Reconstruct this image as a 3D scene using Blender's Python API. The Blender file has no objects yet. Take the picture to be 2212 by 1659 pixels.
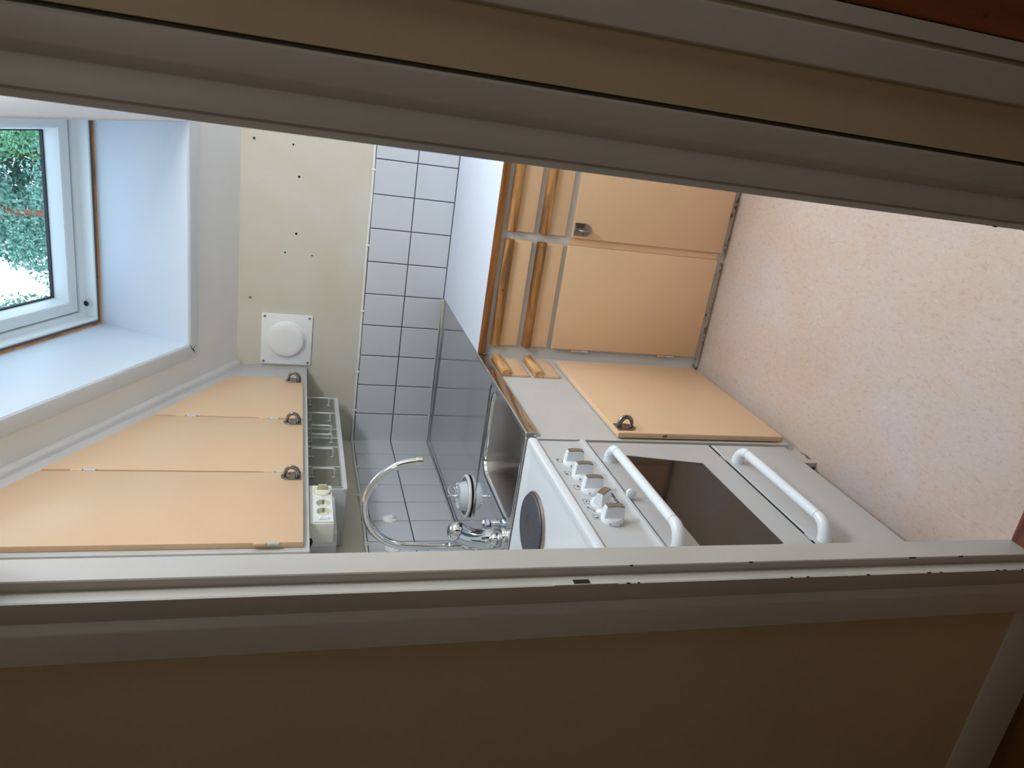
import bpy, bmesh, math, random
import numpy as np
from mathutils import Vector, Matrix
random.seed(7)
rng = np.random.default_rng(11)
PI = math.pi
scene = bpy.context.scene
COL = scene.collection
V = Vector

# ---------------------------------------------------------------- materials
def lin(c):
    c = c / 255.0
    return c / 12.92 if c <= 0.04045 else ((c + 0.055) / 1.055) ** 2.4
def rgb(t): return (lin(t[0]), lin(t[1]), lin(t[2]), 1.0)

def base_mat(name, col, rough=0.5, metal=0.0, spec=0.5):
    m = bpy.data.materials.new(name); m.use_nodes = True
    nt = m.node_tree; b = nt.nodes['Principled BSDF']
    b.inputs['Base Color'].default_value = rgb(col)
    b.inputs['Roughness'].default_value = rough
    b.inputs['Metallic'].default_value = metal
    b.inputs['Specular IOR Level'].default_value = spec
    return m, nt, b

def coords(nt, scale=(1, 1, 1)):
    tc = nt.nodes.new('ShaderNodeTexCoord'); mp = nt.nodes.new('ShaderNodeMapping')
    mp.inputs['Scale'].default_value = scale
    nt.links.new(tc.outputs['Object'], mp.inputs['Vector'])
    return mp.outputs['Vector']

def noise(nt, vec, scale, detail=4, rough=0.55, dist=0.0):
    n = nt.nodes.new('ShaderNodeTexNoise')
    n.inputs['Scale'].default_value = scale; n.inputs['Detail'].default_value = detail
    n.inputs['Roughness'].default_value = rough; n.inputs['Distortion'].default_value = dist
    nt.links.new(vec, n.inputs['Vector'])
    return n.outputs['Fac']

def ramp(nt, fac, stops):
    r = nt.nodes.new('ShaderNodeValToRGB')
    e = r.color_ramp.elements
    while len(e) < len(stops): e.new(0.5)
    for k, (p, c) in enumerate(stops):
        e[k].position = p; e[k].color = c if len(c) == 4 else rgb(c)
    nt.links.new(fac, r.inputs['Fac'])
    return r.outputs['Color']

def mix(nt, fac, a, b, mode='MIX'):
    n = nt.nodes.new('ShaderNodeMix'); n.data_type = 'RGBA'; n.blend_type = mode
    for s, v in ((n.inputs[0], fac), (n.inputs[6], a), (n.inputs[7], b)):
        if hasattr(v, 'is_linked'): nt.links.new(v, s)
        else: s.default_value = v
    return n.outputs[2]

def bump(nt, b, h, strength=0.1, dist=0.002):
    n = nt.nodes.new('ShaderNodeBump'); n.inputs['Strength'].default_value = strength
    n.inputs['Distance'].default_value = dist
    nt.links.new(h, n.inputs['Height']); nt.links.new(n.outputs['Normal'], b.inputs['Normal'])

def paint(name, col, rough=0.45, var=6, scale=3.0, spec=0.5, bumpy=0.05):
    m, nt, b = base_mat(name, col, rough, 0, spec)
    v = coords(nt)
    lo = tuple(max(0, c - var) for c in col); hi = tuple(min(255, c + var) for c in col)
    f = noise(nt, v, scale, 5)
    nt.links.new(ramp(nt, f, [(0.3, lo), (0.7, hi)]), b.inputs['Base Color'])
    if bumpy: bump(nt, b, noise(nt, v, 90, 3), bumpy, 0.001)
    return m

def wood(name, dark, mid, light, axis=0, rough=0.5, scale=14):
    m, nt, b = base_mat(name, mid, rough)
    s = [1.0, 1.0, 1.0]; s[axis] = 0.12
    v = coords(nt, tuple(s))
    f = noise(nt, v, scale, 6, 0.6, 0.8)
    c = ramp(nt, f, [(0.28, dark), (0.5, mid), (0.72, light)])
    v2 = coords(nt)
    g = ramp(nt, noise(nt, v2, 40, 2), [(0.70, (0, 0, 0)), (0.76, (255, 255, 255))])
    c2 = mix(nt, g, c, rgb(dark))
    nt.links.new(c2, b.inputs['Base Color'])
    bump(nt, b, f, 0.15, 0.001)
    return m

M = {}
M['white_paint'] = paint('white_paint', (196, 196, 196), 0.4)
M['cream_wall'] = None
M['grey_trim'] = paint('grey_trim', (188, 184, 178), 0.42, 5)
M['peach'] = paint('peach', (220, 186, 150), 0.36, 3, 2.0, 0.5, 0.03)
M['slope_paint'] = paint('slope_paint', (230, 230, 230), 0.45, 3, 1.5)
M['reveal_paint'] = paint('reveal_paint', (214, 222, 232), 0.4, 2, 1.5)
M['hall_wall'] = paint('hall_wall', (190, 172, 140), 0.6, 4, 2.0)
M['tile'] = base_mat('tile', (206, 209, 215), 0.12)[0]
M['grout'] = base_mat('grout', (62, 60, 66), 0.8)[0]
M['laminate'] = paint('laminate', (206, 212, 224), 0.42, 2, 4, 0.4, 0.02)
M['pull_wood'] = wood('pull_wood', (84, 52, 24), (150, 102, 54), (192, 148, 94), 0, 0.5, 30)
M['pull_wood_side'] = wood('pull_wood_side', (104, 68, 34), (176, 130, 80), (216, 178, 130), 1, 0.5, 30)
M['edge_wood'] = wood('edge_wood', (84, 50, 22), (140, 90, 44), (176, 122, 68), 0, 0.5, 26)
M['raw_wood'] = wood('raw_wood', (130, 78, 36), (206, 140, 76), (226, 170, 108), 0, 0.7, 18)
M['brown_door'] = wood('brown_door', (90, 50, 30), (140, 80, 50), (166, 100, 64), 2, 0.35, 9)
M['threshold'] = wood('threshold', (48, 22, 14), (112, 58, 36), (150, 88, 56), 0, 0.45, 26)
M['hall_floor'] = wood('hall_floor', (60, 36, 16), (112, 72, 34), (140, 94, 48), 0, 0.4, 12)
M['appliance'] = base_mat('appliance', (188, 189, 190), 0.3)[0]
M['enamel'] = base_mat('enamel', (222, 228, 234), 0.1)[0]
M['handle_white'] = base_mat('handle_white', (226, 232, 238), 0.25)[0]
M['knob_cap'] = base_mat('knob_cap', (128, 116, 102), 0.35)[0]
M['ink'] = base_mat('ink', (60, 60, 64), 0.6)[0]
M['black'] = base_mat('black', (14, 13, 13), 0.6)[0]
M['dark_hole'] = base_mat('dark_hole', (30, 20, 14), 0.9)[0]
M['plastic_white'] = base_mat('plastic_white', (236, 238, 240), 0.35)[0]
M['plastic_cream'] = base_mat('plastic_cream', (232, 231, 224), 0.4)[0]
M['knob_cream'] = base_mat('knob_cream', (228, 227, 210), 0.4)[0]
M['knob_olive'] = base_mat('knob_olive', (188, 182, 146), 0.4)[0]
M['rack_white'] = paint('rack_white', (205, 206, 208), 0.5)
M['chrome'] = base_mat('chrome', (225, 228, 232), 0.06, 1.0)[0]
M['nickel'] = base_mat('nickel', (150, 146, 144), 0.24, 1.0)[0]
M['seal'] = base_mat('seal', (112, 106, 108), 0.6)[0]
M['plate_iron'] = base_mat('plate_iron', (74, 74, 82), 0.5)[0]
M['plate_ring'] = base_mat('plate_ring', (176, 160, 148), 0.22, 1.0)[0]
M['rubber_grey'] = base_mat('rubber_grey', (128, 126, 120), 0.6)[0]
M['red_dot'] = base_mat('red_dot', (88, 68, 68), 0.5)[0]
M['lamp_lens'] = base_mat('lamp_lens', (240, 240, 240), 0.15)[0]
M['frame_white'] = base_mat('frame_white', (238, 244, 246), 0.35)[0]

# cream kitchen wall: faint blotches of old yellowed paint
def _cream():
    m, nt, b = base_mat('cream_wall', (210, 205, 190), 0.55)
    v = coords(nt)
    c1 = ramp(nt, noise(nt, v, 2.2, 4, 0.55, 0.4), [(0.35, (206, 198, 178)), (0.62, (210, 207, 198))])
    c2 = mix(nt, ramp(nt, noise(nt, v, 9, 3), [(0.62, (0, 0, 0)), (0.8, (90, 90, 90))]), c1, rgb((196, 190, 176)))
    nt.links.new(c2, b.inputs['Base Color'])
    bump(nt, b, noise(nt, v, 70, 3), 0.06, 0.001)
    return m
M['cream_wall'] = _cream()

# brushed, slightly worn stainless steel
def _steel(name, col, r0, r1, blot):
    m, nt, b = base_mat(name, col, r0, 1.0)
    v = coords(nt)
    f = noise(nt, v, blot, 4)
    nt.links.new(ramp(nt, f, [(0.3, (r0, r0, r0, 1)), (0.7, (r1, r1, r1, 1))]), b.inputs['Roughness'])
    return m
M['steel'] = _steel('steel', (216, 218, 222), 0.08, 0.15, 6)
M['basin_steel'] = _steel('basin_steel', (168, 164, 163), 0.24, 0.38, 8)

# marbled linoleum
def _lino():
    m, nt, b = base_mat('linoleum', (200, 178, 160), 0.28)
    v = coords(nt, (1, 1.0, 1))
    big = ramp(nt, noise(nt, v, 3.4, 6, 0.65, 0.5), [(0.32, (193, 167, 149)), (0.5, (196, 176, 163)), (0.66, (194, 183, 184))])
    vs = coords(nt, (1.5, 0.8, 1))
    streak = ramp(nt, noise(nt, vs, 62, 7, 0.7, 0.6), [(0.33, (156, 122, 102)), (0.45, (190, 170, 157)), (0.58, (195, 179, 168)), (0.72, (212, 196, 182))])
    c = mix(nt, 0.42, big, streak)
    sp = ramp(nt, noise(nt, v, 150, 3, 0.7), [(0.63, (0, 0, 0)), (0.71, (150, 150, 150))])
    c2 = mix(nt, sp, c, rgb((156, 120, 100)))
    sp2 = ramp(nt, noise(nt, coords(nt, (1.3, .8, 1)), 105, 2, 0.6), [(0.66, (0, 0, 0)), (0.73, (140, 140, 140))])
    c3 = mix(nt, sp2, c2, rgb((232, 220, 206)))
    nt.links.new(c3, b.inputs['Base Color'])
    bump(nt, b, noise(nt, v, 60, 4), 0.05, 0.001)
    return m
M['lino'] = _lino()

# white paint with worn-through chips
def _chipped():
    m, nt, b = base_mat('chipped_paint', (190, 186, 180), 0.5)
    v = coords(nt, (0.8, 0.8, 1.6))
    f = noise(nt, v, 26, 6, 0.7)
    c = ramp(nt, f, [(0.40, (108, 92, 78)), (0.45, (190, 186, 180))])
    nt.links.new(c, b.inputs['Base Color'])
    return m
M['chipped'] = _chipped()

def glass_mat(name, tint, refl=0.08, rough=0.0):
    m = bpy.data.materials.new(name); m.use_nodes = True
    nt = m.node_tree; nt.nodes.clear()
    out = nt.nodes.new('ShaderNodeOutputMaterial')
    tr = nt.nodes.new('ShaderNodeBsdfTransparent'); tr.inputs['Color'].default_value = tint
    gl = nt.nodes.new('ShaderNodeBsdfGlossy'); gl.inputs['Roughness'].default_value = rough
    fr = nt.nodes.new('ShaderNodeFresnel'); fr.inputs['IOR'].default_value = 1.45
    mx = nt.nodes.new('ShaderNodeMixShader')
    nt.links.new(fr.outputs[0], mx.inputs[0]); nt.links.new(tr.outputs[0], mx.inputs[1])
    nt.links.new(gl.outputs[0], mx.inputs[2]); nt.links.new(mx.outputs[0], out.inputs[0])
    return m
M['glass'] = glass_mat('glass', (0.92, 0.97, 0.98, 1))
M['oven_glass'] = base_mat('oven_glass', (34, 28, 26), 0.06)[0]
def clear_plastic():
    m = bpy.data.materials.new('clear_plastic'); m.use_nodes = True
    nt = m.node_tree; nt.nodes.clear()
    out = nt.nodes.new('ShaderNodeOutputMaterial')
    tr = nt.nodes.new('ShaderNodeBsdfTransparent'); tr.inputs['Color'].default_value = (0.74, 0.76, 0.73, 1)
    pb = nt.nodes.new('ShaderNodeBsdfPrincipled'); pb.inputs['Base Color'].default_value = rgb((176, 174, 162)); pb.inputs['Roughness'].default_value = 0.12
    mx = nt.nodes.new('ShaderNodeMixShader'); mx.inputs[0].default_value = 0.42
    nt.links.new(tr.outputs[0], mx.inputs[1]); nt.links.new(pb.outputs[0], mx.inputs[2]); nt.links.new(mx.outputs[0], out.inputs[0])
    return m
M['clear_plastic'] = clear_plastic()
M['clear_edge'] = base_mat('clear_edge', (206, 210, 206), 0.2)[0]

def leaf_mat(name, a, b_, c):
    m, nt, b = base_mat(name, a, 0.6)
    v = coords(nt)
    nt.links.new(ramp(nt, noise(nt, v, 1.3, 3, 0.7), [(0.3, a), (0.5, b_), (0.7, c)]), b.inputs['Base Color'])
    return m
M['leaf_haze_blue'] = leaf_mat('leaf_haze_blue', (88, 134, 128), (112, 158, 146), (142, 184, 162))  # bluish haze is mixed into the leaf colour
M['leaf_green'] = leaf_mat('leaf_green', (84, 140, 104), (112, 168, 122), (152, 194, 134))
M['bark_moss'] = wood('bark_moss', (70, 66, 40), (116, 114, 62), (150, 150, 84), 2, 0.9, 8)
M['bark_pine'] = wood('bark_pine', (112, 70, 58), (160, 104, 84), (190, 140, 116), 2, 0.9, 6)
M['grass'] = paint('grass', (84, 108, 66), 0.9, 14, 0.6)
M['roof'] = base_mat('roof', (80, 60, 52), 0.8)[0]

# ---------------------------------------------------------------- mesh helpers
OFF = {}
def box(bm, x0, x1, y0, y1, z0, z1, bev=0.0, seg=2):
    x0, x1 = sorted((x0, x1)); y0, y1 = sorted((y0, y1)); z0, z1 = sorted((z0, z1))
    vs = [bm.verts.new(p) for p in ((x0,y0,z0),(x1,y0,z0),(x1,y1,z0),(x0,y1,z0),(x0,y0,z1),(x1,y0,z1),(x1,y1,z1),(x0,y1,z1))]
    fs = [bm.faces.new([vs[i] for i in f]) for f in ((3,2,1,0),(4,5,6,7),(0,1,5,4),(1,2,6,5),(2,3,7,6),(3,0,4,7))]
    if bev > 0:
        es = list({e for f in fs for e in f.edges})
        bmesh.ops.bevel(bm, geom=es, offset=bev, segments=seg, profile=0.5, affect='EDGES')
    return bm

def prism(bm, pts, ext, bev=0.0, seg=2):
    """pts: closed 3-D polygon, ext: extrusion vector"""
    ext = V(ext); a = [bm.verts.new(V(p)) for p in pts]; b = [bm.verts.new(V(p) + ext) for p in pts]
    n = len(pts); fs = [bm.faces.new(a[::-1]), bm.faces.new(b)]
    for i in range(n): fs.append(bm.faces.new((a[i], a[(i+1) % n], b[(i+1) % n], b[i])))
    if bev > 0:
        es = list({e for f in fs[:2] for e in f.edges})
        bmesh.ops.bevel(bm, geom=es, offset=bev, segments=seg, profile=0.5, affect='EDGES')
    return bm

def tube(bm, path, rad, seg=14, cap=True, squash=None, closed=False):
    path = [V(p) for p in path]; n = len(path)
    if not hasattr(rad, '__len__'): rad = [rad] * n
    T = []
    for i in range(n):
        if closed: d = path[(i+1) % n] - path[i-1]
        else: d = path[min(i+1, n-1)] - path[max(i-1, 0)]
        T.append(d.normalized())
    up = V((0, 0, 1)) if abs(T[0].z) < 0.9 else V((1, 0, 0))
    N = (up - T[0] * up.dot(T[0])).normalized()
    rings = []
    for i in range(n):
        N = (N - T[i] * N.dot(T[i])).normalized(); B = T[i].cross(N)
        sx, sy = (1, 1) if squash is None else squash
        rings.append([bm.verts.new(path[i] + (N * math.cos(2*PI*k/seg) * sx + B * math.sin(2*PI*k/seg) * sy) * rad[i]) for k in range(seg)])
    for i in range(n if closed else n - 1):
        a, b = rings[i], rings[(i+1) % n]
        for k in range(seg): bm.faces.new((a[k], a[(k+1) % seg], b[(k+1) % seg], b[k]))
    if cap and not closed:
        bm.faces.new(rings[0][::-1]); bm.faces.new(rings[-1])
    return bm

def lathe(bm, prof, origin=(0,0,0), axis=(0,0,1), seg=32, cap0=True, cap1=True):
    """prof: list of (radius, height along axis)"""
    ax = V(axis).normalized(); o = V(origin)
    u = ax.orthogonal().normalized(); w = ax.cross(u)
    rings = []
    for r, h in prof:
        rings.append([bm.verts.new(o + ax*h + (u*math.cos(2*PI*k/seg) + w*math.sin(2*PI*k/seg))*max(r, 1e-5)) for k in range(seg)])
    for a, b in zip(rings, rings[1:]):
        for k in range(seg): bm.faces.new((a[k], a[(k+1) % seg], b[(k+1) % seg], b[k]))
    if cap0: bm.faces.new(rings[0][::-1])
    if cap1: bm.faces.new(rings[-1])
    return bm

def quad(bm, a, b, c, d):
    return bm.faces.new([bm.verts.new(V(p)) for p in (a, b, c, d)])

def NB(): return bmesh.new()

def obj(name, bm, mats, parent=None, smooth=None, label=None, cat=None, group=None, kind=None, rec=True):
    if rec: bmesh.ops.recalc_face_normals(bm, faces=bm.faces[:])
    me = bpy.data.meshes.new(name)
    if parent is not None:
        off = OFF.get(parent.name, V((0, 0, 0)))
        bmesh.ops.translate(bm, vec=-off, verts=bm.verts[:])
    bm.to_mesh(me); bm.free()
    mats = mats if isinstance(mats, (list, tuple)) else [mats]
    for m in mats: me.materials.append(M[m] if isinstance(m, str) else m)
    if smooth is not None:
        me.polygons.foreach_set('use_smooth', [True] * len(me.polygons))
        me.set_sharp_from_angle(angle=math.radians(smooth))
    o = bpy.data.objects.new(name, me); COL.objects.link(o)
    if parent is not None:
        o.parent = parent; OFF[o.name] = OFF.get(parent.name, V((0, 0, 0)))
    else: OFF[o.name] = V((0, 0, 0))
    tag(o, label, cat, group, kind)
    return o

def tag(o, label=None, cat=None, group=None, kind=None):
    if label: o['label'] = label
    if cat: o['category'] = cat
    if group: o['group'] = group
    if kind: o['kind'] = kind
    return o

def thing(name, label, cat, loc=(0,0,0), group=None, kind=None):
    o = bpy.data.objects.new(name, None); o.empty_display_size = 0.05
    COL.objects.link(o); o.location = loc; OFF[o.name] = V(loc)
    return tag(o, label, cat, group, kind)

def frame_matrix(origin, X, Y, Z):
    m = Matrix.Identity(4)
    for i, a in enumerate((X, Y, Z)):
        a = V(a).normalized()
        for r in range(3): m[r][i] = a[r]
    for r in range(3): m[r][3] = origin[r]
    return m

def text_bm(body, size, origin, right, up, align='CENTER', depth=0.0004, bold=False):
    cu = bpy.data.curves.new('t', 'FONT'); cu.body = body; cu.size = size; cu.align_x = align; cu.align_y = 'CENTER'
    cu.extrude = depth; cu.resolution_u = 3
    if bold: cu.offset = size * 0.012
    o = bpy.data.objects.new('t', cu); COL.objects.link(o)
    dg = bpy.context.evaluated_depsgraph_get(); dg.update()
    me = bpy.data.meshes.new_from_object(o.evaluated_get(dg))
    bm = NB(); bm.from_mesh(me)
    bpy.data.objects.remove(o); bpy.data.curves.remove(cu); bpy.data.meshes.remove(me)
    R, U = V(right), V(up)
    bmesh.ops.transform(bm, matrix=frame_matrix(origin, R, U, R.cross(U)), verts=bm.verts[:])
    return bm

def join(a, b):
    me = bpy.data.meshes.new('tmp'); b.to_mesh(me); b.free(); a.from_mesh(me); bpy.data.meshes.remove(me); return a

def rrect(x0, x1, y0, y1, r, n=8):
    """rounded rectangle outline, 4*(n+1) points, counter-clockwise"""
    P = []
    for cx, cy, a0 in ((x1-r, y1-r, 0), (x0+r, y1-r, 90), (x0+r, y0+r, 180), (x1-r, y0+r, 270)):
        for k in range(n+1):
            a = math.radians(a0 + 90*k/n); P.append((cx + r*math.cos(a), cy + r*math.sin(a)))
    return P

# ---------------------------------------------------------------- key measures
FL = -0.012           # kitchen floor
TP = 0.152            # tile pitch across
TH = 0.1855           # tile pitch up
ZB = 0.96             # bottom of the tiles / top of the worktop
ZC = ZB + 2*TH
SL = 0.57             # slope of the roof
Z0 = 1.885            # wall plate height
XR = 3.00             # right wall
ZT = 2.78             # flat ceiling
def zs(y): return Z0 - SL*y
YT = (Z0 - ZT)/SL
YD, YH = -2.292, -2.370      # kitchen / hall side of the door wall
UP = V((0, -1, SL)).normalized(); NO = V((0, SL, 1)).normalized()   # along the slope, outwards
P0 = V((0, -0.297, zs(-0.297)))
def sl(x, s, d): return V((x, 0, 0)) + P0 + UP*s + NO*d

# ---------------------------------------------------------------- setting
b = NB(); quad(b, (0,YD-0.03,FL),(XR,YD-0.03,FL),(XR,0,FL),(0,0,FL)); obj('floor', b, 'lino', kind='structure')
b = NB(); quad(b, (0,0,FL),(XR,0,FL),(XR,0,Z0+.01),(0,0,Z0+.01)); wall_back = obj('wall_back', b, 'cream_wall', kind='structure')
b = NB(); b.faces.new([b.verts.new(p) for p in ((0,YD,FL),(0,0,FL),(0,0,Z0),(0,YT,ZT),(0,YD,ZT))]); wall_left = obj('wall_left', b, 'cream_wall', kind='structure')
b = NB(); b.faces.new([b.verts.new(p) for p in ((XR,YD,FL),(XR,0,FL),(XR,0,Z0),(XR,YT,ZT),(XR,YD,ZT))]); obj('wall_right', b, 'cream_wall', kind='structure')
b = NB(); quad(b, (0,YD,ZT),(XR,YD,ZT),(XR,YT,ZT),(0,YT,ZT)); obj('ceiling', b, 'slope_paint', kind='structure')
# sloping ceiling around the roof window opening
OX0, OX1, OL = 0.567, 1.438, 1.16
QX0, QX1 = 1.95, 2.82          # added roof opening for fill light, out of view
s_bot = -math.hypot(0.297, 0.297*SL); s_top = math.hypot(YT+0.297, (YT+0.297)*SL)
b = NB()
for x0, x1, s0, s1 in ((0, XR, s_bot, 0), (0, OX0, 0, OL), (OX1, QX0, 0, OL), (QX1, XR, 0, OL), (0, XR, OL, s_top)):
    quad(b, sl(x0,s0,0), sl(x1,s0,0), sl(x1,s1,0), sl(x0,s1,0))
obj('ceiling.001', b, 'slope_paint', kind='structure')
# reveal boards of the roof window: rounded front arris, straight lining
RD = 0.415
b = NB()
def loop(x, s, d): return [(OX0-x, -s, d), (OX1+x, -s, d), (OX1+x, OL+s, d), (OX0-x, OL+s, d)]
rings = []
prof = [(0.062, 0.0), (0.062, -0.004), (0.056, -0.006), (0.012, -0.007)] + [(0.012*(1-math.sin(a)), -0.007+0.012*(1-math.cos(a))) for a in (PI/8, PI/4, 3*PI/8, PI/2)] + [(0.0, RD)]
for w, d in prof: rings.append([b.verts.new(sl(x, s, dd)) for x, s, dd in loop(w, w, d)])
for r0, r1 in zip(rings, rings[1:]):
    for k in range(4): b.faces.new((r0[k], r0[(k+1)%4], r1[(k+1)%4], r1[k]))
obj('trim_1', b, 'reveal_paint', smooth=40, kind='structure')
# crack in the paint at the lower left mitre of the reveal
b = NB()
tube(b, [sl(OX0-0.002,-0.004,-0.0075), sl(OX0-0.02,-0.012,-0.0076), sl(OX0-0.032,-0.026,-0.0076), sl(OX0-0.044,-0.034,-0.0074)], [0.001,0.0012,0.0022,0.0008], 6)
tube(b, [sl(OX0-0.028,-0.02,-0.0076), sl(OX0-0.014,-0.032,-0.0076), sl(OX0-0.02,-0.045,-0.0076)], [0.0012,0.0008,0.0005], 6)
obj('paint_crack', b, 'dark_hole', bpy.data.objects['trim_1'])

# roof window
win = thing('window_1', None, None, sl((OX0+OX1)/2, 0, RD), kind='structure')
def ringmesh(profile, mat, name, closed_profile=True):
    b = NB(); rs = []
    for i, d in profile: rs.append([b.verts.new(sl(x, s, dd)) for x, s, dd in [(OX0+i, i, d), (OX1-i, i, d), (OX1-i, OL-i, d), (OX0+i, OL-i, d)]])
    n = len(rs)
    for k in range(n if closed_profile else n-1):
        a, c = rs[k], rs[(k+1) % n]
        for j in range(4): b.faces.new((a[j], a[(j+1)%4], c[(j+1)%4], c[j]))
    return obj(name, b, mat, win, smooth=25)
ringmesh([(-0.03, .405), (0.0, .4152), (0.008, .4165), (0.008, .425), (-.03, .425)], 'raw_wood', 'wood_batten')
ringmesh([(-0.03, .417), (0.012, .417), (0.012, .4190), (0.0145, .4190), (0.0145, .417), (0.019, .417), (0.019, .426), (-0.03, .426)], 'seal', 'gasket')
ringmesh([(-0.05, .4262), (0.019, .4262), (0.019, .4185), (0.023, .4168), (0.027, .4195), (0.027, .468), (0.036, .474), (0.042, .478), (0.042, .56), (-0.05, .56)], 'frame_white', 'window_frame')
ringmesh([(0.046, .56), (0.046, .492), (0.050, .488), (0.082, .488), (0.088, .484), (0.094, .488), (0.096, .494), (0.108, .548), (0.108, .56)], 'frame_white', 'sash')
M['glazing'] = base_mat('glazing', (40, 40, 48), .7)[0]
ringmesh([(0.104, .545), (0.112, .545), (0.112, .56), (0.104, .56)], 'glazing', 'glazing_seal')
b = NB(); i = 0.108
for d in (0.552, 0.557):
    quad(b, sl(OX0+i, i, d), sl(OX1-i, i, d), sl(OX1-i, OL-i, d), sl(OX0+i, OL-i, d))
obj('pane', b, 'glass', win)
b = NB(); lathe(b, [(0.011, 0), (0.011, 0.003), (0.007, 0.003), (0.006, -0.004)], sl(0.655, 0.041, 0.452), -UP*-1, 16)
obj('screw_cap', b, ['glazing'], win, smooth=30)

# added roof window further right, out of view, made to bring in extra light
w2 = thing('added_window_2', None, None, sl((QX0+QX1)/2, 0, RD), kind='structure')
b = NB()
rs = [[b.verts.new(sl(x, s, d)) for x, s in ((QX0, 0), (QX1, 0), (QX1, OL), (QX0, OL))] for d in (-.004, RD)]
for k in range(4): b.faces.new((rs[0][k], rs[0][(k+1)%4], rs[1][(k+1)%4], rs[1][k]))
obj('reveal', b, 'reveal_paint', w2)
b = NB()
rs = [[b.verts.new(sl(x, s, d)) for x, s in ((QX0+i, i), (QX1-i, i), (QX1-i, OL-i), (QX0+i, OL-i))] for i, d in ((-.03, RD), (.03, RD), (.05, RD+.06), (.10, RD+.10), (.10, RD+.14), (-.03, RD+.14))]
for r0, r1 in zip(rs, rs[1:] + rs[:1]):
    for k in range(4): b.faces.new((r0[k], r0[(k+1)%4], r1[(k+1)%4], r1[k]))
obj('sash', b, 'frame_white', w2, smooth=30)
b = NB(); quad(b, sl(QX0+.1, .1, .53), sl(QX1-.1, .1, .53), sl(QX1-.1, OL-.1, .53), sl(QX0+.1, OL-.1, .53)); obj('pane', b, 'glass', w2)

# crown moulding between the cupboard front and the slope
b = NB()
pts = []
for k in range(9):
    a = PI/2*k/8; pts.append((0.381 + 0.022*math.sin(a), -0.022*(1-math.cos(a)) ))
prof = [(0.3805, 0.0), (0.402, 0.0), (0.402, -0.006)] + [(0.382+0.018*math.cos(a), -0.006-0.018*math.sin(a)) for a in (0.3, 0.7, 1.1, 1.5)] + [(0.3805, -0.026)]
a0 = [b.verts.new(V((x, 0, Z0)) + NO*d - UP*0.0) for x, d in prof]
a1 = [b.verts.new(V((x, -1.527, zs(-1.527))) + NO*d) for x, d in prof]
for k in range(len(prof)): b.faces.new((a0[k], a0[(k+1)%len(prof)], a1[(k+1)%len(prof)], a1[k]))
obj('trim_2', b, 'white_paint', smooth=40, kind='structure')

# door wall
DX0, DX1 = 0.893, 1.602       # clear opening at the stop
JX0, JX1 = 0.875, 1.620       # rebate
DZ = 2.16
b = NB()
box(b, -0.6, JX0-0.025, YD, YH, -0.14, ZT); box(b, JX1+0.025, 1.709, YD, YH, -0.14, ZT); box(b, 1.7165, 1.865, YD, YH, -0.14, ZT); box(b, JX0-.025, JX1+.025, YD, YH, DZ+0.03, ZT)
box(b, 2.72, 3.4, YD, YH, -0.14, ZT); box(b, 1.865, 2.72, YD, YH, 2.1, ZT)
obj('wall_front', b, 'hall_wall', kind='structure')
b = NB(); quad(b, (0,YD+.001,FL),(JX0-.02,YD+.001,FL),(JX0-.02,YD+.001,ZT),(0,YD+.001,ZT)); quad(b, (JX1+.02,YD+.001,FL),(XR,YD+.001,FL),(XR,YD+.001,ZT),(JX1+.02,YD+.001,ZT))
quad(b, (JX0-.02,YD+.001,DZ+.02),(JX1+.02,YD+.001,DZ+.02),(JX1+.02,YD+.001,ZT),(JX0-.02,YD+.001,ZT))
obj('wall_front.001', b, 'cream_wall', kind='structure')

YS, YA = -2.353, -2.384       # stop edge, casing front
d1 = thing('door_1', None, None, ((DX0+DX1)/2, YD, 0), kind='structure')
def jamb(sign, xo):
    # plan outline of the lining, xo = clear edge, sign +1: wood lies on the -x side
    f = lambda w: xo - sign*w
    c = .002 if sign > 0 else .010
    return [(f(0), YD), (f(0), YS+c), (f(c), YS), (f(.018), YS), (f(.018), YA+.003), (f(.0195), YA+.0015), (f(.0195), YH+.004), (f(.045), YH+.004), (f(.045), YD)]
for sign, xo, nm in ((1, DX0, 'jamb'), (-1, DX1, 'jamb')):
    b = NB(); prism(b, [(x, y, -0.02) for x, y in jamb(sign, xo)], (0, 0, DZ+.02)); obj(nm, b, 'grey_trim', d1)
b = NB(); box(b, DX0, DX1, YD, YS, DZ-.02, DZ+.03); box(b, JX0, JX1, YS, YA, DZ-.002, DZ+.03); obj('head', b, 'grey_trim', d1)
# casing profile (hall side): plain band, raised bead, plain band
def casing(sign, xi, z0, z1, w=0.121):
    f = lambda q: xi - sign*q
    yf = YA
    P = [(f(0), YH), (f(0), yf), (f(.036), yf), (f(.038), yf+.0012), (f(.0405), yf-.001), (f(.046), yf-.0055), (f(.051), yf-.0090), (f(.055), yf-.0105), (f(w-.004), yf-.0105), (f(w), yf-.007), (f(w), YH)]
    b = NB(); prism(b, [(x, y, z0) for x, y in P], (0, 0, z1-z0)); return b
obj('casing', casing(1, JX0-.0005, -.13, DZ+.1, .112), 'grey_trim', d1, smooth=35)
obj('casing', casing(-1, JX1-.002, -.13, DZ+.1, .0915), 'grey_trim', d1, smooth=35)
b = NB(); box(b, JX0-.12, JX1+.09, YH, YA, DZ, DZ+.12, .003); obj('casing', b, 'grey_trim', d1)
# strike plate let into the left rebate
b = NB(); box(b, JX0-.002, JX0+.0008, -2.3835, -2.3605, 1.045, 1.172, .0004); sp = obj('strike_plate', b, 'grey_trim', d1)
b = NB(); box(b, JX0-.012, JX0+.0012, -2.3815, -2.3690, 1.1, 1.1325); obj('latch_hole', b, 'dark_hole', sp)
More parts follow.
